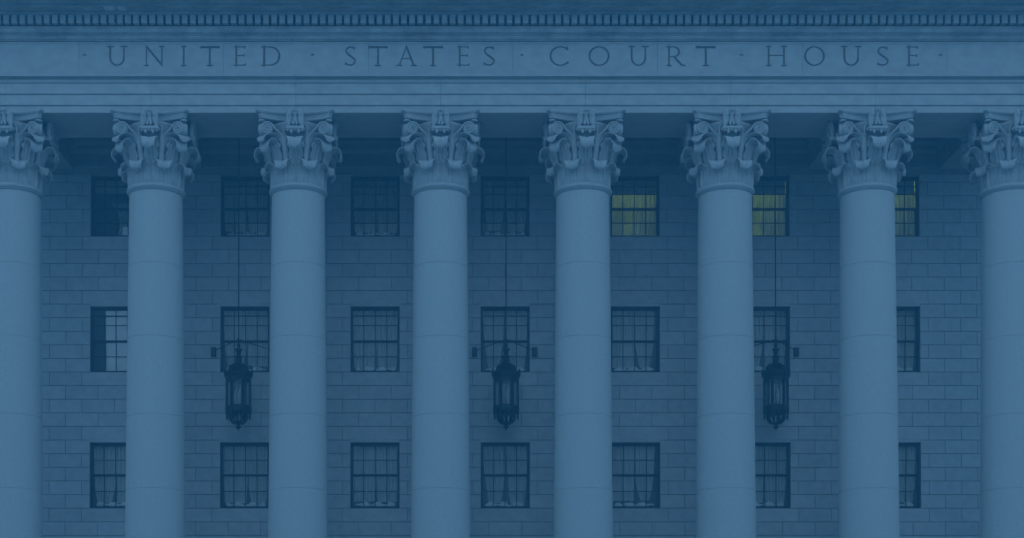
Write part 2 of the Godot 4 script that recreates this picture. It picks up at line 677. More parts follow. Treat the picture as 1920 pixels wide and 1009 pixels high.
func make_ceiling(house: Node):
	var c := base("portico_ceiling", Vector3(0, EYE, 0), house)
	var st := begin()
	add_box(st, Vector3(LEFT_END, 15.7, WALL_Z - 0.03), Vector3(RIGHT_END, 16.0, -1.0))
	put("ceiling_slab", shape(st), M.ceiling, c)
	for k in 8:
		var x := FIRST_COLUMN + BAY * k
		st = begin()
		add_box(st, Vector3(x - 0.66, SOFFIT - 0.01, WALL_Z + 0.185), Vector3(x + 0.66, 15.699, -1.003))
		add_box(st, Vector3(x - 0.72, 14.75, WALL_Z + 0.185), Vector3(x - 0.661, 15.1, -1.003))
		add_box(st, Vector3(x + 0.661, 14.75, WALL_Z + 0.185), Vector3(x + 0.72, 15.1, -1.003))
		put("ceiling_beam", shape(st), M.ceiling, c)


# ---------------------------------------------------------------- entablature
func make_entablature(house: Node):
	var ent := base("entablature", Vector3(0, EYE, 0), house)
	var g := 0.0025
	# architrave: blocks from column to column, three bands under a crown moulding
	var xs := [LEFT_END]
	for k in 8:
		xs.append(FIRST_COLUMN + BAY * k)
	xs.append(RIGHT_END)
	for i in xs.size() - 1:
		var st := begin()
		add_extrusion(st, [Vector2(-1.0, SOFFIT), Vector2(0.72, SOFFIT), Vector2(0.72, 14.385), Vector2(0.715, 14.385), Vector2(0.715, 14.40), Vector2(0.755, 14.40), Vector2(0.755, 14.655), Vector2(0.75, 14.655), Vector2(0.75, 14.67), Vector2(0.79, 14.67), Vector2(0.79, 14.915), Vector2(0.785, 14.915), Vector2(0.785, 14.93), Vector2(0.815, 14.935), Vector2(0.828, 14.96), Vector2(0.828, 15.0), Vector2(0.81, 15.015), Vector2(0.80, 15.02), Vector2(0.815, 15.04), Vector2(0.86, 15.05), Vector2(0.93, 15.055), Vector2(0.93, 15.105), Vector2(0.91, 15.118), Vector2(-1.0, 15.118)], xs[i] + g, xs[i + 1] - g)
		put("architrave_block", shape(st), M.entablature[(i * 3 + 1) % 5], ent)
	# frieze: blocks centred over the columns, with the inscription cut into them
	var fx := [LEFT_END]
	for k in range(-1, 8):
		if bay_x(k) > LEFT_END + 1:
			fx.append(bay_x(k))
	fx.append(RIGHT_END)
	var tiles := letter_tiles()
	var core := begin()
	add_box(core, Vector3(LEFT_END, 15.119, -0.9), Vector3(RIGHT_END, 15.99, 0.60))
	put("frieze_core", shape(core), M.joint, ent)
	for i in fx.size() - 1:
		frieze_block(ent, fx[i] + g, fx[i + 1] - g, tiles, M.entablature[(i * 2 + 2) % 5])
	# bed mouldings, in long stones
	var px := LEFT_END
	var n := 0
	while px < RIGHT_END - 0.1:
		var nx := minf(px + [2.1, 1.75, 2.4, 1.9][n % 4], RIGHT_END)
		var st := begin()
		add_extrusion(st, [Vector2(-0.9, 15.994), Vector2(0.70, 15.994), Vector2(0.70, 16.004), Vector2(0.755, 16.008), Vector2(0.755, 16.02), Vector2(0.74, 16.03), Vector2(0.765, 16.04), Vector2(0.785, 16.06), Vector2(0.79, 16.075), Vector2(0.80, 16.08), Vector2(0.80, 16.11), Vector2(0.83, 16.115), Vector2(0.83, 16.135), Vector2(0.86, 16.14), Vector2(0.90, 16.155), Vector2(0.925, 16.185), Vector2(0.935, 16.22), Vector2(0.94, 16.25), Vector2(0.955, 16.255), Vector2(0.955, 16.285), Vector2(0.72, 16.29), Vector2(0.72, 16.53), Vector2(-0.9, 16.53)], px + 0.0012, nx - 0.0012)
		put("bed_moulding", shape(st), M.cornice, ent)
		px = nx
		n += 1
	# dentils
	var dm := begin()
	add_bevelled(dm, Vector3(-0.069, 16.325, 0.721), Vector3(0.069, 16.528, 1.055), 0.006)
	var dent := shape(dm)
	var more := begin()
	var step := 0.20077
	var d := 0
	var x := LEFT_END + 0.15
	while x < RIGHT_END - 0.1:
		if x > -11.0 and x < 14.75:
			put("dentil", dent, M.entablature[[3, 2, 4, 3, 4, 2][d % 6]], ent, Vector3(x, 0, 0))
		else:
			add_box(more, Vector3(x - 0.069, 16.325, 0.721), Vector3(x + 0.069, 16.528, 1.055))
		x += step
		d += 1
	put("dentil_run", shape(more), M.entablature[1], ent).set_meta("kind", "stuff")
	# cornice: soffit, drip edge, corona and gutter
	px = LEFT_END
	n = 0
	while px < RIGHT_END - 0.1:
		var nx := minf(px + [3.1, 2.75, 3.3][n % 3], RIGHT_END)
		var st := begin()
		add_extrusion(st, [Vector2(-0.9, 16.531), Vector2(1.065, 16.531), Vector2(1.085, 16.545), Vector2(1.10, 16.57), Vector2(1.10, 16.60), Vector2(1.42, 16.60), Vector2(1.42, 16.57), Vector2(1.46, 16.57), Vector2(1.46, 16.63), Vector2(1.50, 16.645), Vector2(1.67, 16.645), Vector2(1.67, 16.61), Vector2(1.72, 16.61), Vector2(1.72, 16.95), Vector2(1.80, 17.05), Vector2(1.86, 17.2), Vector2(1.86, 17.3), Vector2(-0.9, 17.3)], px + 0.0012, nx - 0.0012)
		put("cornice_block", shape(st), M.cornice, ent)
		px = nx
		n += 1
	# two paler repairs let into the soffit
	for r in [[-8.16, 0.24], [-7.83, 0.19]]:
		st_patch(ent, r[0], r[1])


func st_patch(ent: Node, x: float, w: float):
	var st := begin()
	add_box(st, Vector3(x, 16.596, 1.13), Vector3(x + w, 16.5995, 1.40))
	put("stone_patch", shape(st), M.patch, ent)


const THICK := 0.025
const THIN := 0.0145

# strokes in a box one wide and one high: [x0, y0, x1, y1, half width] or [cx, cy, rx, ry, from, to] with angles in degrees (seven entries)
func glyph(c: String) -> Array:
	var t := THICK
	var n := THIN
	match c:
		"U":
			return [[0.15, 1, 0.15, 0.42, t], [0.85, 1, 0.85, 0.42, n * 1.25], [0.5, 0.40, 0.35, 0.37, 180, 360, 0], [0.0, 0.985, 0.3, 0.985, 0.016], [0.7, 0.985, 1, 0.985, 0.016]]
		"N":
			return [[0.12, 0.98, 0.12, 0.02, n * 1.2], [0.12, 0.98, 0.90, 0.04, t], [0.90, 1, 0.90, 0.04, n * 1.2], [0.02, 0.015, 0.22, 0.015, 0.016], [0.78, 0.985, 1, 0.985, 0.016]]
		"I":
			return [[0.5, 1, 0.5, 0, t], [0, 0.985, 1, 0.985, 0.016], [0, 0.015, 1, 0.015, 0.016]]
		"T":
			return [[0.5, 0.96, 0.5, 0, t], [0.02, 0.955, 0.98, 0.955, 0.027], [0.0, 0.985, 0.03, 0.90, 0.016], [1.0, 0.985, 0.97, 0.90, 0.016], [0.36, 0.015, 0.64, 0.015, 0.016]]
		"E":
			return [[0.22, 1, 0.22, 0, t], [0.04, 0.965, 0.93, 0.965, n], [0.22, 0.525, 0.86, 0.525, n], [0.04, 0.035, 0.97, 0.035, n], [0.93, 0.98, 0.92, 0.9, 0.014], [0.86, 0.58, 0.86, 0.47, 0.014], [0.98, 0.03, 1.0, 0.11, 0.014]]
		"D":
			return [[0.16, 1, 0.16, 0, t], [0.02, 0.965, 0.5, 0.965, n], [0.02, 0.035, 0.5, 0.035, n], [0.48, 0.5, 0.47, 0.465, -90, 90, 0]]
		"S":
			return [[0.52, 0.745, 0.38, 0.215, 40, 200, 1], [0.48, 0.25, 0.44, 0.215, -140, 15, 1], [0.16, 0.69, 0.32, 0.58, t * 0.9], [0.32, 0.58, 0.70, 0.42, t], [0.70, 0.42, 0.90, 0.30, t * 0.9], [0.83, 0.97, 0.85, 0.85, 0.015], [0.10, 0.15, 0.08, 0.05, 0.015]]
		"A":
			return [[0.15, 0.02, 0.5, 0.98, n * 1.1], [0.5, 0.98, 0.86, 0.02, t], [0.28, 0.36, 0.72, 0.36, n * 0.9], [0.02, 0.015, 0.26, 0.015, 0.016], [0.74, 0.015, 1.0, 0.015, 0.016]]
		"C":
			return [[0.56, 0.5, 0.52, 0.475, 45, 315, 0], [0.93, 0.97, 0.95, 0.82, 0.015], [0.95, 0.12, 0.99, 0.17, 0.015]]
		"O":
			return [[0.5, 0.5, 0.47, 0.475, 0, 360, 0]]
		"R":
			return [[0.16, 1, 0.16, 0, t], [0.02, 0.965, 0.42, 0.965, n], [0.16, 0.47, 0.42, 0.47, n], [0.42, 0.72, 0.27, 0.245, -90, 90, 0], [0.42, 0.47, 0.82, 0.05, t], [0.82, 0.05, 1.0, 0.012, 0.018], [0.04, 0.015, 0.28, 0.015, 0.016]]
		"H":
			return [[0.12, 1, 0.12, 0, t], [0.88, 1, 0.88, 0, t], [0.12, 0.53, 0.88, 0.53, n], [0, 0.985, 0.24, 0.985, 0.016], [0, 0.015, 0.24, 0.015, 0.016], [0.76, 0.985, 1, 0.985, 0.016], [0.76, 0.015, 1, 0.015, 0.016]]
	return []


func letter_tiles() -> Array:
	var out := []
	var put_at := [["U", 201, 237.5], ["N", 270, 307], ["I", 340, 348.5], ["T", 376, 410.5], ["E", 438, 460.5], ["D", 489.5, 525.5],
		["S", 646, 667.5], ["T", 691.5, 726], ["A", 743, 781], ["T", 794.5, 829.5], ["E", 857, 879.5], ["S", 905.5, 928],
		["C", 1031, 1066], ["O", 1104, 1142.5], ["U", 1179, 1215.5], ["R", 1249, 1284], ["T", 1306, 1341],
		["H", 1437, 1474.5], ["O", 1508.5, 1546], ["U", 1578, 1614.5], ["S", 1644, 1666.5], ["E", 1699.5, 1722.5],
		[".", 154, 163], [".", 581, 590], [".", 974, 983], [".", 1385.5, 1395], [".", 1759, 1768]]
	for p in put_at:
		var x0: float = (p[1] - 818.0) / 75.24
		var x1: float = (p[2] - 818.0) / 75.24
		out.append({"c": p[0], "x0": x0, "x1": x1, "y0": 15.395 if p[0] != "." else 15.645, "y1": 15.885 if p[0] != "." else 15.71})
	return out


func letter_segments(tile: Dictionary) -> PackedFloat32Array:
	var s := PackedFloat32Array()   # x0, y0, x1, y1, w0, w1 in metres
	var w: float = tile.x1 - tile.x0
	var h: float = tile.y1 - tile.y0
	for k in glyph(tile.c):
		if k.size() == 5:
			s.append_array([tile.x0 + k[0] * w, tile.y0 + k[1] * h, tile.x0 + k[2] * w, tile.y0 + k[3] * h, k[4], k[4]])
		else:
			var n := 28
			var last := []
			for i in n + 1:
				var a: float = deg_to_rad(lerpf(k[4], k[5], float(i) / n))
				var hw := lerpf(THIN, THICK, absf(cos(a))) if k[6] == 0 else lerpf(THIN, THICK, 0.35)
				var p := [tile.x0 + (k[0] + k[2] * cos(a)) * w, tile.y0 + (k[1] + k[3] * sin(a)) * h, hw]
				if i:
					s.append_array([last[0], last[1], p[0], p[1], last[2], p[2]])
				last = p
	return s


func groove(s: PackedFloat32Array, p: Vector2) -> float:
	var best := 0.0
	for k in range(0, s.size(), 6):
		var a := Vector2(s[k], s[k + 1])
		var d := Vector2(s[k + 2], s[k + 3]) - a
		var t := clampf((p - a).dot(d) / maxf(d.length_squared(), 1e-9), 0.0, 1.0)
		best = maxf(best, lerpf(s[k + 4], s[k + 5], t) - p.distance_to(a + d * t))
	return best


func frieze_block(ent: Node, x0: float, x1: float, tiles: Array, mat: Material):
	var st := begin()
	var z := 0.72
	var y0 := 15.12
	var y1 := 15.940
	var back := 0.60
	var here := []
	for t in tiles:
		if (t.x0 + t.x1) / 2 > x0 and (t.x0 + t.x1) / 2 < x1:
			here.append(t)
	here.sort_custom(func(a, b): return a.x0 < b.x0)
	var x := x0
	for t in here:
		var pad := 0.03
		var a := maxf(t.x0 - pad, x0)
		var b := minf(t.x1 + pad, x1)
		var lo: float = t.y0 - pad
		var hi: float = t.y1 + pad
		rect(st, x, a, y0, y1, z)
		rect(st, a, b, y0, lo, z)
		rect(st, a, b, hi, y1, z)
		carve(st, ent, t, a, b, lo, hi, z)
		x = b
	rect(st, x, x1, y0, y1, z)
	# sides, top and bottom, and the fillet above the fine incised line
	quad(st, Vector3(x0, y0, back), Vector3(x0, y0, z), Vector3(x0, y1, z), Vector3(x0, y1, back), Vector3.LEFT)
	quad(st, Vector3(x1, y0, back), Vector3(x1, y0, z), Vector3(x1, y1, z), Vector3(x1, y1, back), Vector3.RIGHT)
	quad(st, Vector3(x0, y0, back), Vector3(x1, y0, back), Vector3(x1, y0, z), Vector3(x0, y0, z), Vector3.DOWN)
	quad(st, Vector3(x0, y1, back), Vector3(x1, y1, back), Vector3(x1, y1, z), Vector3(x0, y1, z), Vector3.UP)
	add_box(st, Vector3(x0, y1 + 0.008, back + 0.001), Vector3(x1, 15.992, z + 0.003))
	add_box(st, Vector3(x0, y1 + 0.0005, back + 0.001), Vector3(x1, y1 + 0.0075, z - 0.02))
	put("frieze_block", shape(st), mat, ent)


func rect(st: SurfaceTool, x0: float, x1: float, y0: float, y1: float, z: float):
	if x1 - x0 > 1e-5 and y1 - y0 > 1e-5:
		quad(st, Vector3(x0, y0, z), Vector3(x1, y0, z), Vector3(x1, y1, z), Vector3(x0, y1, z), Vector3.BACK)


func carve(st: SurfaceTool, ent: Node, t: Dictionary, a: float, b: float, lo: float, hi: float, z: float):
	var nx := ceili((b - a) / 0.0078)
	var ny := ceili((hi - lo) / 0.0078)
	var depth := PackedFloat32Array()
	depth.resize((nx + 1) * (ny + 1))
	var seg := letter_segments(t)
	for j in ny + 1:
		for i in nx + 1:
			var p := Vector2(lerpf(a, b, float(i) / nx), lerpf(lo, hi, float(j) / ny))
			var d := 0.0
			if t.c == ".":
				var mid: float = (t.x0 + t.x1) / 2
				var half: float = (t.x1 - t.x0) / 2
				d = minf(p.y - t.y0, (1.0 - absf(p.x - mid) / half) * (t.y1 - t.y0) * 0.9 - (p.y - t.y0)) * 1.2
			else:
				d = groove(seg, p) * 2.1
			depth[j * (nx + 1) + i] = clampf(d, 0.0, 0.06)
	var cut := begin()
	for j in ny:
		var run := -1
		for i in nx + 1:
			var deep := false
			var q := []
			if i < nx:
				for c in [[0, 0], [1, 0], [1, 1], [0, 1]]:
					var ii: int = i + c[0]
					var jj: int = j + c[1]
					var dd := depth[jj * (nx + 1) + ii]
					deep = deep or dd > 0.0
					q.append(Vector3(lerpf(a, b, float(ii) / nx), lerpf(lo, hi, float(jj) / ny), z - dd))
			if i == nx or deep:
				if run >= 0:
					rect(st, lerpf(a, b, float(run) / nx), lerpf(a, b, float(i) / nx), lerpf(lo, hi, float(j) / ny), lerpf(lo, hi, float(j + 1) / ny), z)
				run = -1
			elif run < 0:
				run = i
			if deep:
				quad(cut, q[0], q[1], q[2], q[3], Vector3.BACK)
	put("carved_letter" if t.c != "." else "carved_dot", shape(cut), M.letter, ent)


# ---------------------------------------------------------------- columns
func make_columns():
	var words := ["leftmost stone Corinthian column, cut off by the left edge", "stone Corinthian column standing below the letter N of UNITED", "stone Corinthian column standing below the gap between UNITED and STATES", "stone Corinthian column standing below the second T of STATES", "stone Corinthian column standing below the letters C and O of COURT", "stone Corinthian column standing below the gap between COURT and HOUSE", "stone Corinthian column standing below the U of HOUSE, right of the third lantern", "rightmost stone Corinthian column, cut off by the right edge"]
	var proto := make_column()
	for k in 8:
		var c: Node3D = proto
		if k:
			c = proto.duplicate()
			c.name = numbered("stone_column")
			add_child(c, true)
		c.position = Vector3(FIRST_COLUMN + BAY * k, EYE + FLOOR_REL, 0)
		tag(c, words[k], "column", "Corinthian columns of the portico")


func make_column() -> Node3D:
	var col := base("stone_column", Vector3.ZERO)
	var f := -FLOOR_REL      # local height = rel + f
	var st := begin()
	add_bevelled(st, Vector3(-1.02, 0.0, -1.02), Vector3(1.02, 0.36, 1.02), 0.01)
	quad(st, Vector3(-1.02, 0.36, -1.02), Vector3(1.02, 0.36, -1.02), Vector3(1.02, 0.36, 1.01), Vector3(-1.02, 0.36, 1.01), Vector3.UP)
	put("plinth", shape(st), M.column, col)
	st = begin()
	var prof := []
	for p in [[1.0, 0.361], [1.03, 0.42], [1.03, 0.5], [1.0, 0.56], [0.93, 0.58], [0.92, 0.61], [0.86, 0.66], [0.86, 0.71], [0.9, 0.74], [0.93, 0.78], [0.93, 0.83], [0.9, 0.87], [0.83, 0.89], [0.82, 0.92], [0.775, 0.96]]:
		prof.append(Vector2(p[0], p[1]))
	add_lathe(st, prof, 40, Vector3.ZERO, true)
	put("column_base", shape(st), M.column, col)
	# shaft drums with narrow joints
	var joints := [-0.24, 1.09, 2.97, 4.854, 6.711, 8.665, 10.503, 12.335]
	for k in joints.size() - 1:
		var a: float = joints[k]
		var b: float = joints[k + 1]
		st = begin()
		var p := [Vector2(shaft_radius(a) - 0.009, a + f), Vector2(shaft_radius(a) - 0.009, a + f + 0.003), Vector2(shaft_radius(a), a + f + 0.009)]
		for i in range(1, 5):
			var y := lerpf(a + 0.012, b - 0.010, i / 4.0)
			p.append(Vector2(shaft_radius(y), y + f))
		p.append(Vector2(shaft_radius(b) - 0.009, b + f - 0.003))
		p.append(Vector2(shaft_radius(b) - 0.009, b + f))
		add_lathe(st, p, 56)
		put("shaft_drum", shape(st), M.column, col)
	# astragal
	st = begin()
	var ring := [Vector2(0.66, 12.335), Vector2(0.69, 12.336), Vector2(0.69, 12.365)]
	for i in 9:
		var a := lerpf(-80, 90, i / 8.0)
		ring.append(Vector2(0.683 + 0.058 * cos(deg_to_rad(a)), 12.43 + 0.062 * sin(deg_to_rad(a))))
	ring.append(Vector2(0.60, 12.50))
	for i in ring.size():
		ring[i].y += f
	add_lathe(st, ring, 56, Vector3.ZERO, true)
	put("astragal", shape(st), M.capital, col)
	make_capital(col, 12.49 + f)
	return col


func shaft_radius(rel: float) -> float:
	var t := clampf((rel + 0.24) / 12.6, 0.0, 1.0)
	return lerpf(0.768, 0.668, pow(t, 1.25))


func leaf_mesh(spine: PackedVector3Array, sides: PackedVector3Array, widths: Array, lobes: int, curv: float, thick: float, flute: float) -> ArrayMesh:
	var rows := spine.size()
	var cols := 21
	var front := []
	var back := []
	for r in rows:
		var t := (spine[mini(r + 1, rows - 1)] - spine[maxi(r - 1, 0)]).normalized()
		var b := sides[r]
		var n := b.cross(t).normalized()
		b = t.cross(n).normalized()
		var s := float(r) / (rows - 1)
		var lobe := 0.5 + 0.5 * cos(TAU * lobes * s)
		var body := 1.0 - smoothstep(0.5, 0.72, s)   # the rolled tip is smooth
		var w: float = widths[r] * (1.0 - 0.30 * lobe * (body if s > 0.06 else 0.0))
		var fr := PackedVector3Array()
		var bk := PackedVector3Array()
		for c in cols:
			var u := float(c) / (cols - 1) * 2.0 - 1.0
			var x := u * w
			var off := -curv * x * x * lerpf(2.6, 1.0, body)
			off += flute * (0.9 * exp(-u * u * 60.0) + 0.55 * cos(u * PI * 5.0) * (1.0 - 0.6 * absf(u))) * lerpf(0.25, 1.0, body)      # midrib and folds
			off -= flute * 1.1 * lobe * absf(u) * body                                                            # eyes between the lobes
			fr.append(spine[r] + b * x + n * off)
			bk.append(spine[r] + b * x * 0.97 + n * (off - thick * (1.0 - 0.75 * u * u)))
		front.append(fr)
		back.append(bk)
	var st := begin()
	var rings := []
	for r in rows:
		var ring := PackedVector3Array(front[r])
		var rev := PackedVector3Array(back[r])
		rev.reverse()
		ring.append_array(rev)
		rings.append(ring)
	add_rings(st, rings, true, true)
	return shape(st)


func leaf_widths(rows: int, w0: float, w1: float, tip: float) -> Array:
	var out := []
	for r in rows:
		var s := float(r) / (rows - 1)
		var w := lerpf(w0, w1, smoothstep(0.0, 0.55, s))
		w = lerpf(w, tip, smoothstep(0.5, 0.85, s))
		if s > 0.87:
			w *= sqrt(maxf(0.12, 1.0 - pow((s - 0.87) / 0.14, 2.0)))
		out.append(w)
	return out


func radial_spine(pts: Array, centre: Vector2, radius: float, from: float, to: float, n: int) -> PackedVector3Array:
	var flat := []
	for p in pts:
		flat.append(p)
	for i in n + 1:
		var a := deg_to_rad(lerpf(from, to, float(i) / n))
		var rr := lerpf(radius, radius * 0.8, float(i) / n)
		flat.append(centre + Vector2(cos(a), sin(a)) * rr)
	var out := PackedVector3Array()
	for p in flat:
		out.append(Vector3(0, p.y, p.x))
	return out


func make_capital(col: Node3D, y: float):
	var cap := base("capital", Vector3(0, y, 0), col)
	var st := begin()
	var bell := []
	for p in [[0.62, 0.0], [0.62, 0.3], [0.63, 0.6], [0.66, 0.9], [0.69, 1.15], [0.74, 1.32], [0.80, 1.42], [0.82, 1.45], [0.82, 1.475], [0.78, 1.49], [0.70, 1.56]]:
		bell.append(Vector2(p[0], p[1]))
	add_lathe(st, bell, 40, Vector3.ZERO, true)
	put("bell", shape(st), M.capital, cap)
	# two rings of eight acanthus leaves
	var low := radial_spine([Vector2(0.668, -0.04), Vector2(0.675, 0.08), Vector2(0.682, 0.16), Vector2(0.685, 0.26), Vector2(0.690, 0.34)], Vector2(0.785, 0.385), 0.097, 170, -55, 12)
	var high := radial_spine([Vector2(0.662, -0.03), Vector2(0.672, 0.20), Vector2(0.675, 0.36), Vector2(0.675, 0.48), Vector2(0.69, 0.58), Vector2(0.715, 0.68), Vector2(0.75, 0.76), Vector2(0.79, 0.82)], Vector2(0.935, 0.855), 0.135, 170, -55, 12)
	var sides := PackedVector3Array()
	for i in 26:
		sides.append(Vector3.RIGHT)
	var lowm := leaf_mesh(low, sides, leaf_widths(low.size(), 0.25, 0.265, 0.165), 4, 0.75, 0.05, 0.034)
	var highm := leaf_mesh(high, sides, leaf_widths(high.size(), 0.16, 0.25, 0.165), 6, 0.7, 0.06, 0.034)
	for k in 8:
		put("acanthus_leaf", lowm, M.capital, cap, Vector3.ZERO, TAU * (k + 0.5) / 8)
	for k in 8:
		put("acanthus_leaf", highm, M.capital, cap, Vector3.ZERO, TAU * k / 8)
	# stalks, volutes with their leaves, and small inner scrolls, in mirrored pairs on four faces
	for face in 4:
		var turn := TAU * face / 4
		for s in [-1.0, 1.0]:
			var key := "volute %d" % s
			if not cache.has(key):
				cache[key] = volute_set(s)
			var set: Array = cache[key]
			put("stalk", set[0], M.capital, cap, Vector3.ZERO, turn)
			put("volute", set[1], M.capital, cap, Vector3.ZERO, turn)
			put("volute_leaf", set[2], M.capital, cap, Vector3.ZERO, turn)
			put("inner_scroll", set[3], M.capital, cap, Vector3.ZERO, turn)
	# abacus with hollowed sides
	st = begin()
	var rings := []
	for l in [[1.535, 0.115], [1.545, 0.10], [1.60, 0.088], [1.63, 0.068], [1.645, 0.062], [1.647, 0.075], [1.658, 0.075], [1.660, 0.045], [1.685, 0.012], [1.70, 0.0], [1.735, 0.0]]:
		rings.append(abacus_ring(l[0], l[1]))
	for r in rings.size() - 1:
		var n: int = rings[r].size()
		for k in n:
			var k1 := (k + 1) % n
			var mid: Vector3 = rings[r][k]
			quad(st, rings[r][k], rings[r][k1], rings[r + 1][k1], rings[r + 1][k], Vector3(mid.x, -0.2, mid.z))
	for r in [0, rings.size() - 1]:
		var n: int = rings[r].size()
		for k in n:
			tri(st, Vector3(0, rings[r][0].y, 0), rings[r][k], rings[r][(k + 1) % n], Vector3.DOWN if r == 0 else Vector3.UP)
	put("abacus", shape(st), M.capital, cap)
	# an eagle on a ledge in the middle of each face
	var bird := eagle_mesh()
	st = begin()
	add_bevelled(st, Vector3(-0.23, 1.225, 0.60), Vector3(0.23, 1.305, 1.01), 0.02)
	quad(st, Vector3(-0.23, 1.305, 0.60), Vector3(0.23, 1.305, 0.60), Vector3(0.21, 1.305, 0.99), Vector3(-0.21, 1.305, 0.99), Vector3.UP)
	for i in 5:
		var x := -0.18 + 0.09 * i
		var drop: float = [0.03, 0.085, 0.02, 0.085, 0.03][i]
		add_tube(st, PackedVector3Array([Vector3(x, 1.24, 0.96), Vector3(x, 1.224 - drop * 0.6, 0.955), Vector3(x, 1.224 - drop, 0.94)]), [0.048, 0.045, 0.015], Vector3.BACK, -0.03, 10)
	var ledge := shape(st)
	for face in 4:
		put("eagle_ledge", ledge, M.capital, cap, Vector3.ZERO, TAU * face / 4)
		put("eagle", bird, M.capital, cap, Vector3.ZERO, TAU * face / 4)


func abacus_ring(y: float, inset: float) -> PackedVector3Array:
	var out := PackedVector3Array()
	for face in 4:
		var turn := Basis(Vector3.UP, TAU * face / 4)
		for i in 13:
			var x := lerpf(-0.92, 0.92, i / 12.0)
			var z := 0.995 - 0.235 * (1.0 - pow(x / 0.92, 2.0))
			out.append(turn * Vector3(x * (1.0 - inset), y, z - inset * (1.0 if absf(x) < 0.9 else 0.95)))
	return out


func volute_set(s: float) -> Array:
	var a0 := Vector3(0.27 * s, 0, 0.66)
	# stalk
	var st := begin()
	var path := bez(Vector3(0.245 * s, 0.42, 0.63), Vector3(0.25 * s, 0.7, 0.66), Vector3(0.27 * s, 0.95, 0.69), Vector3(0.31 * s, 1.19, 0.75), 22)
	var radii := []
	for k in path.size():
		var t := float(k) / (path.size() - 1)
		radii.append(lerpf(0.058, 0.078, t) + 0.016 * exp(-pow((t - 0.52) / 0.025, 2.0)) + 0.016 * exp(-pow((t - 0.61) / 0.025, 2.0)) + 0.03 * smoothstep(0.85, 1.0, t))
	add_tube(st, path, radii, Vector3.RIGHT, 1.0, 12)
	var out := [shape(st)]
	# volute: a band rising from the stalk and rolled up under the corner of the abacus
	st = begin()
	var e := Vector3(0.97 * s, 0, 0.24).normalized()
	var normal := Vector3.UP.cross(e).normalized()
	var o := Vector3(0.29 * s, 0, 0.715)
	var p3 := func(u: float, v: float): return o + e * u + Vector3.UP * v
	var c := Vector2(0.43, 1.285)
	var r0 := 0.165
	var phi0 := deg_to_rad(150)
	var start := c + Vector2(cos(phi0), sin(phi0)) * r0
	var pts := PackedVector3Array()
	for k in 12:
		var q := Vector2(0.05, 1.10).bezier_interpolate(Vector2(0.09, 1.20), start - Vector2(0.05, 0.10), start, k / 12.0)
		pts.append(p3.call(q.x, q.y))
	var turns := 2.35
	for k in 61:
		var t := k / 60.0
		var ph := phi0 - TAU * turns * t
		var rr := lerpf(r0, 0.02, pow(t, 0.85))
		pts.append(p3.call(c.x + cos(ph) * rr, c.y + sin(ph) * rr))
	var rad := []
	for k in pts.size():
		rad.append(lerpf(0.034, 0.016, maxf(0.0, (k - 12) / 61.0)))
	add_tube(st, pts, rad, normal, -0.085, 8)
	# the disc that carries the scroll
	var rings := []
	for l in [[-0.06, 0.05], [-0.055, 0.14], [0.03, 0.15], [0.05, 0.12], [0.058, 0.02]]:
		var ring := PackedVector3Array()
		for k in 24:
			var a := TAU * k / 24
			ring.append(p3.call(c.x + cos(a) * l[1], c.y + sin(a) * l[1]) + normal * l[0] * signf(normal.z))
		rings.append(ring)
	add_rings(st, rings)
	# a small tuft that fills the corner between scroll and abacus
	add_tube(st, PackedVector3Array([p3.call(0.48, 1.475), p3.call(0.54, 1.49), p3.call(0.62, 1.48), p3.call(0.65, 1.455)]), [0.018, 0.03, 0.024, 0.01], normal, 2.2, 8)
	out.append(shape(st))
	# leaf that sweeps out under the volute
	var spine := bez(Vector3(0.31 * s, 0.90, 0.70), Vector3(0.40 * s, 1.10, 0.70), Vector3(0.52 * s, 1.17, 0.76), Vector3(0.64 * s, 1.135, 0.80), 12)
	spine.append_array(bez(Vector3(0.69 * s, 1.12, 0.815), Vector3(0.78 * s, 1.09, 0.84), Vector3(0.83 * s, 1.03, 0.84), Vector3(0.81 * s, 0.96, 0.825), 6))
	var sides := PackedVector3Array()
	for k in spine.size():
		var t := float(k) / (spine.size() - 1)
		sides.append(Vector3(-0.75 * s, 0.10, 0.65).lerp(Vector3(-0.62 * s, 0.0, 0.78), t).normalized() * -s)
	var widths := []
	for k in spine.size():
		var t := float(k) / (spine.size() - 1)
		var w := lerpf(0.075, 0.135, smoothstep(0.0, 0.6, t))
		if t > 0.8:
			w *= sqrt(maxf(0.03, 1.0 - pow((t - 0.8) / 0.21, 2.0)))
		widths.append(w)
	out.append(leaf_mesh(spine, sides, widths, 4, 0.5, 0.045, 0.012))
	# inner scroll
	st = begin()
	pts = PackedVector3Array()
	var ic := Vector3(0.19 * s, 1.30, 0.80)
	for k in 8:
		pts.append(Vector3(0.295 * s, 1.02, 0.73).bezier_interpolate(Vector3(0.285 * s, 1.15, 0.76), Vector3(0.285 * s, 1.25, 0.79), ic + Vector3(0.095 * s, 0.02, 0), k / 8.0))
	for k in 31:
		var t := k / 30.0
		var ph := deg_to_rad(12) + TAU * 1.5 * t
		var rr := lerpf(0.098, 0.02, t)
		pts.append(ic + Vector3(cos(ph) * rr * s, sin(ph) * rr, 0.01 * t))
	rad = []
	for k in pts.size():
		rad.append(lerpf(0.026, 0.013, float(k) / pts.size()))
	add_tube(st, pts, rad, Vector3.BACK, -0.05, 8)
	out.append(shape(st))
	return out


# ---------------------------------------------------------------- the carved eagle: a distance field meshed as surface nets
func ell(p: Vector3, c: Vector3, r: Vector3, tilt := 0.0) -> float:
	var q := p - c
	if tilt != 0.0:
		q = Vector3(q.x * cos(tilt) + q.y * sin(tilt), -q.x * sin(tilt) + q.y * cos(tilt), q.z)
	var k := (q / r).length()
	return (k - 1.0) * minf(r.x, minf(r.y, r.z)) if k < 1.0 else (k - 1.0) * k / (q / (r * r)).length() * 1.0


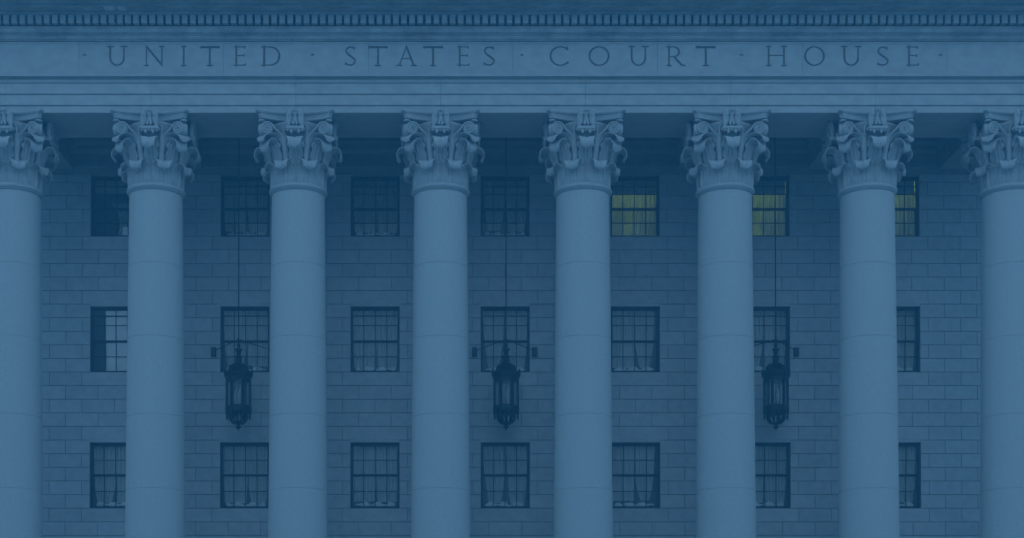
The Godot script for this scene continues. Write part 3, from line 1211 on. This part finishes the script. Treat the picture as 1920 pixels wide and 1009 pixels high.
func blend(a: float, b: float, k: float) -> float:
	var h := maxf(k - absf(a - b), 0.0) / k
	return minf(a, b) - h * h * k * 0.25


func eagle_field(p0: Vector3) -> float:
	var p := Vector3(absf(p0.x), p0.y, p0.z)
	var d := ell(p, Vector3(0, 1.50, 0.86), Vector3(0.08, 0.14, 0.085))
	d = blend(d, ell(p, Vector3(0, 1.625, 0.92), Vector3(0.055, 0.07, 0.055)), 0.04)
	d = blend(d, ell(p, Vector3(0, 1.70, 0.945), Vector3(0.06, 0.058, 0.07)), 0.03)
	d = blend(d, ell(p, Vector3(0, 1.685, 1.02), Vector3(0.018, 0.024, 0.04)), 0.02)
	d = blend(d, ell(p, Vector3(0.042, 1.39, 0.95), Vector3(0.032, 0.065, 0.035)), 0.02)
	d = blend(d, ell(p, Vector3(0.045, 1.345, 0.985), Vector3(0.028, 0.018, 0.035)), 0.015)
	d = blend(d, ell(p, Vector3(0, 1.37, 0.86), Vector3(0.06, 0.06, 0.03)), 0.03)
	var wing := ell(p, Vector3(0.155, 1.52, 0.92), Vector3(0.080, 0.235, 0.05), 0.06)
	wing = blend(wing, ell(p, Vector3(0.13, 1.64, 0.95), Vector3(0.055, 0.10, 0.055)), 0.04)
	wing += 0.007 * sin(p.x * 120.0) * smoothstep(1.66, 1.55, p.y)
	wing += 0.005 * sin(p.y * 75.0 + p.x * 30.0) * smoothstep(1.52, 1.6, p.y)
	return blend(d, wing, 0.025)


func eagle_mesh() -> ArrayMesh:
	var cell := 0.014
	var lo := Vector3(-0.28, 1.27, 0.76)
	var n := Vector3i(40, 37, 24)
	var f := PackedFloat32Array()
	f.resize((n.x + 1) * (n.y + 1) * (n.z + 1))
	var at := func(x: int, y: int, z: int): return (z * (n.y + 1) + y) * (n.x + 1) + x
	for z in n.z + 1:
		for y in n.y + 1:
			for x in n.x + 1:
				f[(z * (n.y + 1) + y) * (n.x + 1) + x] = eagle_field(lo + Vector3(x, y, z) * cell)
	var verts := {}
	var corners := [Vector3i(0, 0, 0), Vector3i(1, 0, 0), Vector3i(0, 1, 0), Vector3i(1, 1, 0), Vector3i(0, 0, 1), Vector3i(1, 0, 1), Vector3i(0, 1, 1), Vector3i(1, 1, 1)]
	var edges := [[0, 1], [2, 3], [4, 5], [6, 7], [0, 2], [1, 3], [4, 6], [5, 7], [0, 4], [1, 5], [2, 6], [3, 7]]
	for z in n.z:
		for y in n.y:
			for x in n.x:
				var v := []
				var inside := 0
				for c in corners:
					var val := f[((z + c.z) * (n.y + 1) + y + c.y) * (n.x + 1) + x + c.x]
					v.append(val)
					inside += 1 if val < 0.0 else 0
				if inside == 0 or inside == 8:
					continue
				var sum := Vector3.ZERO
				var count := 0
				for e in edges:
					if (v[e[0]] < 0.0) != (v[e[1]] < 0.0):
						var t: float = v[e[0]] / (v[e[0]] - v[e[1]])
						sum += Vector3(corners[e[0]]).lerp(Vector3(corners[e[1]]), t)
						count += 1
				verts[Vector3i(x, y, z)] = lo + (Vector3(x, y, z) + sum / count) * cell
	var st := begin()
	var grad := func(p: Vector3):
		var h := 0.004
		return Vector3(eagle_field(p + Vector3(h, 0, 0)) - eagle_field(p - Vector3(h, 0, 0)), eagle_field(p + Vector3(0, h, 0)) - eagle_field(p - Vector3(0, h, 0)), eagle_field(p + Vector3(0, 0, h)) - eagle_field(p - Vector3(0, 0, h))).normalized()
	var normals := {}
	for k in verts:
		normals[k] = grad.call(verts[k])
	var axes := [[Vector3i(1, 0, 0), Vector3i(0, 1, 0), Vector3i(0, 0, 1)], [Vector3i(0, 1, 0), Vector3i(0, 0, 1), Vector3i(1, 0, 0)], [Vector3i(0, 0, 1), Vector3i(1, 0, 0), Vector3i(0, 1, 0)]]
	for k in verts:
		for ax in axes:
			var a: Vector3i = k
			var b: Vector3i = k + ax[0]
			var fa := f[(a.z * (n.y + 1) + a.y) * (n.x + 1) + a.x]
			var fb := f[(b.z * (n.y + 1) + b.y) * (n.x + 1) + b.x]
			if (fa < 0.0) == (fb < 0.0):
				continue
			var q: Array = [k, k - ax[1], k - ax[1] - ax[2], k - ax[2]]
			var all := true
			for c in q:
				all = all and verts.has(c)
			if not all:
				continue
			var order := [0, 2, 1, 0, 3, 2] if fa < 0.0 else [0, 1, 2, 0, 2, 3]
			for i in order:
				st.set_normal(normals[q[i]])
				st.add_vertex(verts[q[i]])
	return shape(st)


# ---------------------------------------------------------------- lanterns
func make_lanterns():
	var proto := make_lantern()
	var xs := [-5.323, 1.880, 9.139]
	var words := ["large dark bronze lantern hanging leftmost, beside the column under the N of UNITED", "large dark bronze lantern hanging in the middle, between two small wall boxes", "large dark bronze lantern hanging rightmost, beside the column under the U of HOUSE"]
	for k in 3:
		var l: Node3D = proto
		if k:
			l = proto.duplicate()
			l.name = numbered("hanging_lantern")
			add_child(l, true)
		l.position = Vector3(xs[k], EYE, -2.4)
		tag(l, words[k], "lantern", "lanterns hanging in the portico")


func hexring(r: float, y: float) -> PackedVector3Array:
	var out := PackedVector3Array()
	for k in 6:
		var a := TAU * (k + 0.5) / 6
		out.append(Vector3(sin(a) * r, y, cos(a) * r))
	return out


func make_lantern() -> Node3D:
	var l := base("hanging_lantern", Vector3.ZERO)
	var half := TAU / 12
	var st := begin()
	add_bar(st, Vector3(0, 9.2, 0), Vector3(0, 15.69, 0), 0.016, 10)
	put("hanging_rod", shape(st), M.bronze, l)
	# finial: knob, cup and neck
	st = begin()
	var p := []
	for v in [[0.02, 9.26], [0.045, 9.24], [0.05, 9.19], [0.03, 9.15], [0.05, 9.12], [0.055, 9.08], [0.03, 9.05], [0.03, 9.02], [0.105, 9.01], [0.115, 8.985], [0.085, 8.96], [0.06, 8.86], [0.07, 8.82], [0.115, 8.815], [0.12, 8.79], [0.095, 8.78], [0.095, 8.64], [0.12, 8.62], [0.13, 8.60]]:
		p.append(Vector2(v[0], v[1]))
	p.reverse()
	add_lathe(st, p, 16, Vector3.ZERO, true)
	put("finial", shape(st), M.bronze, l)
	# crown: a bell-shaped six-sided roof with a band of diamond openings
	st = begin()
	p = [Vector2(0.325, 8.42), Vector2(0.295, 8.455)]
	add_lathe(st, p, 6, Vector3.ZERO, false, half, true)
	p = [Vector2(0.28, 8.535), Vector2(0.225, 8.585), Vector2(0.165, 8.61), Vector2(0.125, 8.62)]
	add_lathe(st, p, 6, Vector3.ZERO, false, half, true)
	var lo := hexring(0.295, 8.455)
	var hi := hexring(0.28, 8.535)
	for k in 6:
		var k1 := (k + 1) % 6
		for i in 5:
			var a := lo[k].lerp(lo[k1], (i + 0.0) / 5)
			var b := lo[k].lerp(lo[k1], (i + 1.0) / 5)
			var m := hi[k].lerp(hi[k1], (i + 0.5) / 5)
			add_bar(st, a, m, 0.009, 5)
			add_bar(st, m, b, 0.009, 5)
	put("crown", shape(st), M.bronze, l)
	# cornice with six upturned horns
	st = begin()
	p = [Vector2(0.30, 8.22), Vector2(0.345, 8.235), Vector2(0.35, 8.28), Vector2(0.375, 8.30), Vector2(0.385, 8.36), Vector2(0.36, 8.375), Vector2(0.33, 8.42), Vector2(0.1, 8.421)]
	add_lathe(st, p, 6, Vector3.ZERO, false, half, true)
	put("cornice_ring", shape(st), M.bronze, l)
	var horn := begin()
	add_tube(horn, PackedVector3Array([Vector3(0, 8.19, 0.345), Vector3(0, 8.26, 0.385), Vector3(0, 8.36, 0.40), Vector3(0, 8.44, 0.385), Vector3(0, 8.49, 0.40)]), [0.012, 0.03, 0.034, 0.022, 0.006], Vector3.RIGHT, 0.8, 7)
	var hornm := shape(horn)
	# body: corner posts, rails and glass
	var post := begin()
	add_box(post, Vector3(-0.035, 7.42, 0.305), Vector3(0.035, 8.22, 0.36))
	add_box(post, Vector3(-0.02, 7.44, 0.36), Vector3(0.02, 8.2, 0.375))
	var postm := shape(post)
	var drop := begin()
	p = []
	for v in [[0.006, 7.02], [0.03, 7.07], [0.035, 7.11], [0.02, 7.15], [0.04, 7.17], [0.04, 7.22], [0.05, 7.26], [0.055, 7.34], [0.035, 7.42]]:
		p.append(Vector2(v[0], v[1] + 0.06))
	add_lathe(drop, p, 8, Vector3(0, 0, 0.335), true)
	var dropm := shape(drop)
	var glassm := begin()
	add_box(glassm, Vector3(-0.15, 7.44, 0.283), Vector3(0.15, 8.21, 0.287))
	var gm := shape(glassm)
	var rail := begin()
	add_box(rail, Vector3(-0.165, 8.13, 0.275), Vector3(0.165, 8.219, 0.31))
	add_box(rail, Vector3(-0.165, 7.422, 0.275), Vector3(0.165, 7.47, 0.31))
	add_box(rail, Vector3(-0.165, 7.47, 0.275), Vector3(-0.128, 8.13, 0.30))
	add_box(rail, Vector3(0.128, 7.47, 0.275), Vector3(0.165, 8.13, 0.30))
	for k in 7:   # a shallow arch under the head of each light
		var a0 := PI * k / 7
		var a1 := PI * (k + 1) / 7
		add_bar(rail, Vector3(cos(a0) * 0.125, 8.03 + sin(a0) * 0.095, 0.292), Vector3(cos(a1) * 0.125, 8.03 + sin(a1) * 0.095, 0.292), 0.010, 5)
	var railm := shape(rail)
	for k in 6:
		put("horn", hornm, M.bronze, l, Vector3.ZERO, TAU * k / 6 + half)
		put("corner_post", postm, M.bronze, l, Vector3.ZERO, TAU * k / 6 + half)
		put("acorn_drop", dropm, M.bronze, l, Vector3.ZERO, TAU * k / 6 + half)
		put("pane_frame", railm, M.bronze, l, Vector3.ZERO, TAU * k / 6)
		put("glass_pane", gm, M.lamp_glass, l, Vector3.ZERO, TAU * k / 6)
	# floor ring, basket of ribs and pendant
	st = begin()
	p = [Vector2(0.05, 7.24), Vector2(0.26, 7.241), Vector2(0.30, 7.27), Vector2(0.335, 7.30), Vector2(0.345, 7.36), Vector2(0.33, 7.40), Vector2(0.33, 7.42), Vector2(0.05, 7.421)]
	add_lathe(st, p, 6, Vector3.ZERO, false, half, true)
	put("floor_ring", shape(st), M.bronze, l)
	st = begin()
	for k in 12:
		var a := TAU * k / 12 + half
		var d := Vector3(sin(a), 0, cos(a))
		var path := PackedVector3Array([d * 0.27 + Vector3.UP * 7.245, d * 0.275 + Vector3.UP * 7.17, d * 0.25 + Vector3.UP * 7.09, d * 0.19 + Vector3.UP * 7.02, d * 0.11 + Vector3.UP * 6.985])
		add_tube(st, path, [0.02, 0.02, 0.02, 0.02, 0.02], Vector3(d.z, 0, -d.x), 1.6, 6)
	p = [Vector2(0.0, 6.965), Vector2(0.13, 6.975), Vector2(0.165, 7.0), Vector2(0.12, 7.02), Vector2(0.0, 7.021)]
	add_lathe(st, p, 12, Vector3.ZERO, false)
	put("basket", shape(st), M.bronze, l)
	st = begin()
	p = []
	for v in [[0.004, 6.81], [0.03, 6.85], [0.085, 6.885], [0.09, 6.91], [0.05, 6.93], [0.035, 6.95], [0.07, 6.966]]:
		p.append(Vector2(v[0], v[1]))
	add_lathe(st, p, 12, Vector3.ZERO, true)
	put("pendant", shape(st), M.bronze, l)
	# lamp tubes inside
	for k in 3:
		var a := TAU * k / 3 + 0.5
		st = begin()
		p = []
		for v in [[0.02, 7.5], [0.03, 7.52], [0.045, 7.62], [0.05, 7.74], [0.035, 7.86], [0.012, 7.95], [0.0, 7.96]]:
			p.append(Vector2(v[0], v[1]))
		add_lathe(st, p, 10, Vector3(sin(a) * 0.085, 0, cos(a) * 0.085), true)
		put("lamp_tube", shape(st), M.candle, l)
		st = begin()
		p = [Vector2(0.03, 7.08), Vector2(0.035, 7.22), Vector2(0.0, 7.235)]
		add_lathe(st, p, 10, Vector3(sin(a) * 0.08, 0, cos(a) * 0.08), true)
		put("lower_lamp", shape(st), M.candle, l)
	st = begin()
	add_bar(st, Vector3(0, 7.42, 0), Vector3(0, 8.4, 0), 0.02, 8)
	for k in 3:
		var a := TAU * k / 3 + 0.5
		add_bar(st, Vector3(0, 7.47, 0), Vector3(sin(a) * 0.085, 7.5, cos(a) * 0.085), 0.012, 6)
	put("lamp_holder", shape(st), M.bronze, l)
	for part in l.get_children():   # everything but the rod is a little slimmer
		if not part.name.begins_with("hanging_rod"):
			part.scale = Vector3(0.92, 1.0, 0.92)
	# two stay rods to the wall
	for s in [-1.0, 1.0]:
		st = begin()
		add_bar(st, Vector3(0, 9.27, 0), Vector3(0.83 * s, 9.19, WALL_Z + 2.4 + 0.10), 0.011, 6)
		put("stay_rod", shape(st), M.bronze, l)
	return l


# ---------------------------------------------------------------- curtains
func drape(x0t: float, x1t: float, x0m: float, x1m: float, x0b: float, x1b: float, top: float, bottom: float, folds: float, seed_: int) -> ArrayMesh:
	var st := begin()
	var nx := 88
	var ny := 18
	var rings := []
	var n := FastNoiseLite.new()
	n.seed = seed_
	n.frequency = 1.4
	for j in ny + 1:
		var t := float(j) / ny
		var a := Vector3(x0t, 0, 0).bezier_interpolate(Vector3(lerpf(x0t, x0m, 0.6), 0, 0), Vector3(x0m, 0, 0), Vector3(x0b, 0, 0), t).x
		var b := Vector3(x1t, 0, 0).bezier_interpolate(Vector3(lerpf(x1t, x1m, 0.6), 0, 0), Vector3(x1m, 0, 0), Vector3(x1b, 0, 0), t).x
		var row := PackedVector3Array()
		for i in nx + 1:
			var u := float(i) / nx
			var wob := n.get_noise_2d(u * 3.0, t * 1.2)
			var pleat := absf(sin(u * folds * PI + 1.6 * wob))
			var z := 0.075 * sqrt(pleat) + 0.02 * sin(u * folds * 2.3 * TAU + 3.0 * wob + seed_) - 0.05 + 0.05 * wob
			var sag := 0.03 * n.get_noise_2d(u * 5.0 + 40.0, 3.0) * t
			row.append(Vector3(lerpf(a, b, u), lerpf(top, bottom, t) + sag, z))
		rings.append(row)
	add_rings(st, rings, false, false)
	return shape(st)


func make_curtains():
	var bay_words := ["at far left", "with the left lantern", "left of the middle lantern", "with the middle lantern", "right of the middle lantern", "with the right lantern", "at far right"]
	var row_words := ["bottom-row", "middle-row", "top-row"]
	for row in 3:
		for k in 7:
			if row == 1 and k == 0:
				continue
			var y0: float = ROWS[row][0]
			var h: float = ROWS[row][1] - y0
			var lit := row == 2 and k >= 4
			var o := base("curtain", Vector3(bay_x(k), EYE + y0, WALL_Z - 0.34))
			var sd := row * 10 + k
			var r2 := RandomNumberGenerator.new()
			r2.seed = 77 + sd
			var gap := r2.randf_range(-0.02, 0.05)
			var lift := 0.16 + r2.randf() * 0.10
			var words := "sheer pale curtain inside the %s window of the bay %s" % [row_words[row], bay_words[k]]
			if row == 2 and k == 0:
				# pinched to an hourglass in the middle of the window
				put("curtain_panel", drape(-0.15, 0.45, 0.16, 0.16, 0.0, 0.35, h * 0.60, 0.12, 4, sd), M.curtain, o)
				words = "sheer curtain pinched to an hourglass in the leftmost top-row window"
			elif lit:
				put("curtain_panel", drape(-0.64, -0.02, -0.62, -0.22, -0.63, -0.34, h * 0.80, 0.10, 4.5, sd), M.curtain, o)
				put("curtain_panel", drape(-0.06, 0.64, -0.04, 0.64, -0.10, 0.63, h * 0.80, 0.14, 5.5, sd + 3), M.curtain, o)
				words = "yellow backlit curtain with an opening in the %s lit top-row window" % ["leftmost", "middle", "rightmost"][k - 4]
			elif k == 4:
				put("curtain_panel", drape(-0.64, gap, -0.60, gap - 0.02, -0.62, gap, h - 0.1, lift, 5.5, sd), M.curtain, o)
				put("curtain_panel", drape(gap, 0.58, gap, 0.56, gap + 0.16, 0.42, h - 0.1, lift, 5.0, sd + 3), M.curtain, o)
			elif k == 3:
				put("curtain_panel", drape(-0.62, gap, -0.56, gap - 0.03, -0.46, gap - 0.15, h - 0.1, lift, 4.5, sd), M.curtain, o)
				put("curtain_panel", drape(gap, 0.62, gap + 0.04, 0.62, gap + 0.12, 0.54, h - 0.1, lift * 0.9, 5.5, sd + 3), M.curtain, o)
			else:
				var pinch := r2.randf_range(0.0, 0.14)
				var pinch_two := r2.randf_range(0.0, 0.12)
				put("curtain_panel", drape(-0.64, gap + 0.02, -0.63, gap + 0.01, -0.62 + pinch * 0.7, gap - pinch, h - 0.1, lift, 5.0, sd), M.curtain, o)
				put("curtain_panel", drape(gap, 0.64, gap + 0.01, 0.63, gap + pinch_two, 0.62 - pinch_two * 0.6, h - 0.1, lift * 0.9, 5.0, sd + 3), M.curtain, o)
			# the gathered hem that lies on the sill
			if not lit and not (row == 2 and k == 0):
				var st := begin()
				var path := PackedVector3Array()
				var rad := []
				for i in 22:
					var u := i / 21.0
					path.append(Vector3(lerpf(-0.56, 0.56, u), 0.10 + 0.05 * r2.randf(), 0.05 + 0.02 * sin(i * 1.3)))
					rad.append(0.006 + (0.085 if i > 0 and i < 21 else 0.0) * clampf(0.55 + 0.5 * sin(i * 0.9 + sd * 1.7) + r2.randf_range(-0.2, 0.2), 0.15, 1.0))
				add_tube(st, path, rad, Vector3.BACK, 0.7, 8)
				put("gathered_hem", shape(st), M.hem, o)
			tag(o, words, "curtain", "curtains inside the court house windows")


# ---------------------------------------------------------------- small things
func make_small_things():
	# wall boxes at the ends of the stay rods
	var spots := [[-6.16, "small dark wall box left of the window behind the left lantern"], [1.063, "small dark wall box left of the window behind the middle lantern"], [2.718, "small dark wall box right of the window behind the middle lantern"], [9.957, "small dark wall box right of the window behind the right lantern"]]
	for s in spots:
		var b := base("wall_box", Vector3(s[0], EYE + 9.17, WALL_Z))
		var st := begin()
		add_bevelled(st, Vector3(-0.068, -0.12, 0.02), Vector3(0.068, 0.12, 0.13), 0.012)
		put("housing", shape(st), M.box, b)
		st = begin()
		add_bevelled(st, Vector3(-0.09, -0.145, 0.005), Vector3(0.09, 0.145, 0.019), 0.004)
		put("back_plate", shape(st), M.wall[4], b)
		tag(b, s[1], "wall box", "boxes beside the lantern windows")
	# a sheet of paper leaning inside the leftmost top window
	var st := begin()
	add_extrusion(st, [Vector2(0.0, 0.0), Vector2(0.004, 0.0), Vector2(-0.03, 0.27), Vector2(-0.034, 0.27)], 0.0, 0.24)
	tag(put("paper_sheet", shape(st), M.paper, self, Vector3(bay_x(0) + 0.16, EYE + ROWS[2][0] + 0.06, WALL_Z - 0.225)), "white sheet of paper leaning at the sill of the leftmost top-row window", "paper")
	# a blind lowered behind the right half of the leftmost middle window
	st = begin()
	add_box(st, Vector3(-0.30, 0.04, -0.004), Vector3(0.62, 1.78, 0.004))
	tag(put("window_blind", shape(st), M.blind, self, Vector3(bay_x(0), EYE + ROWS[1][0], WALL_Z - 0.28)), "pale flat blind inside the leftmost middle-row window", "window blind")
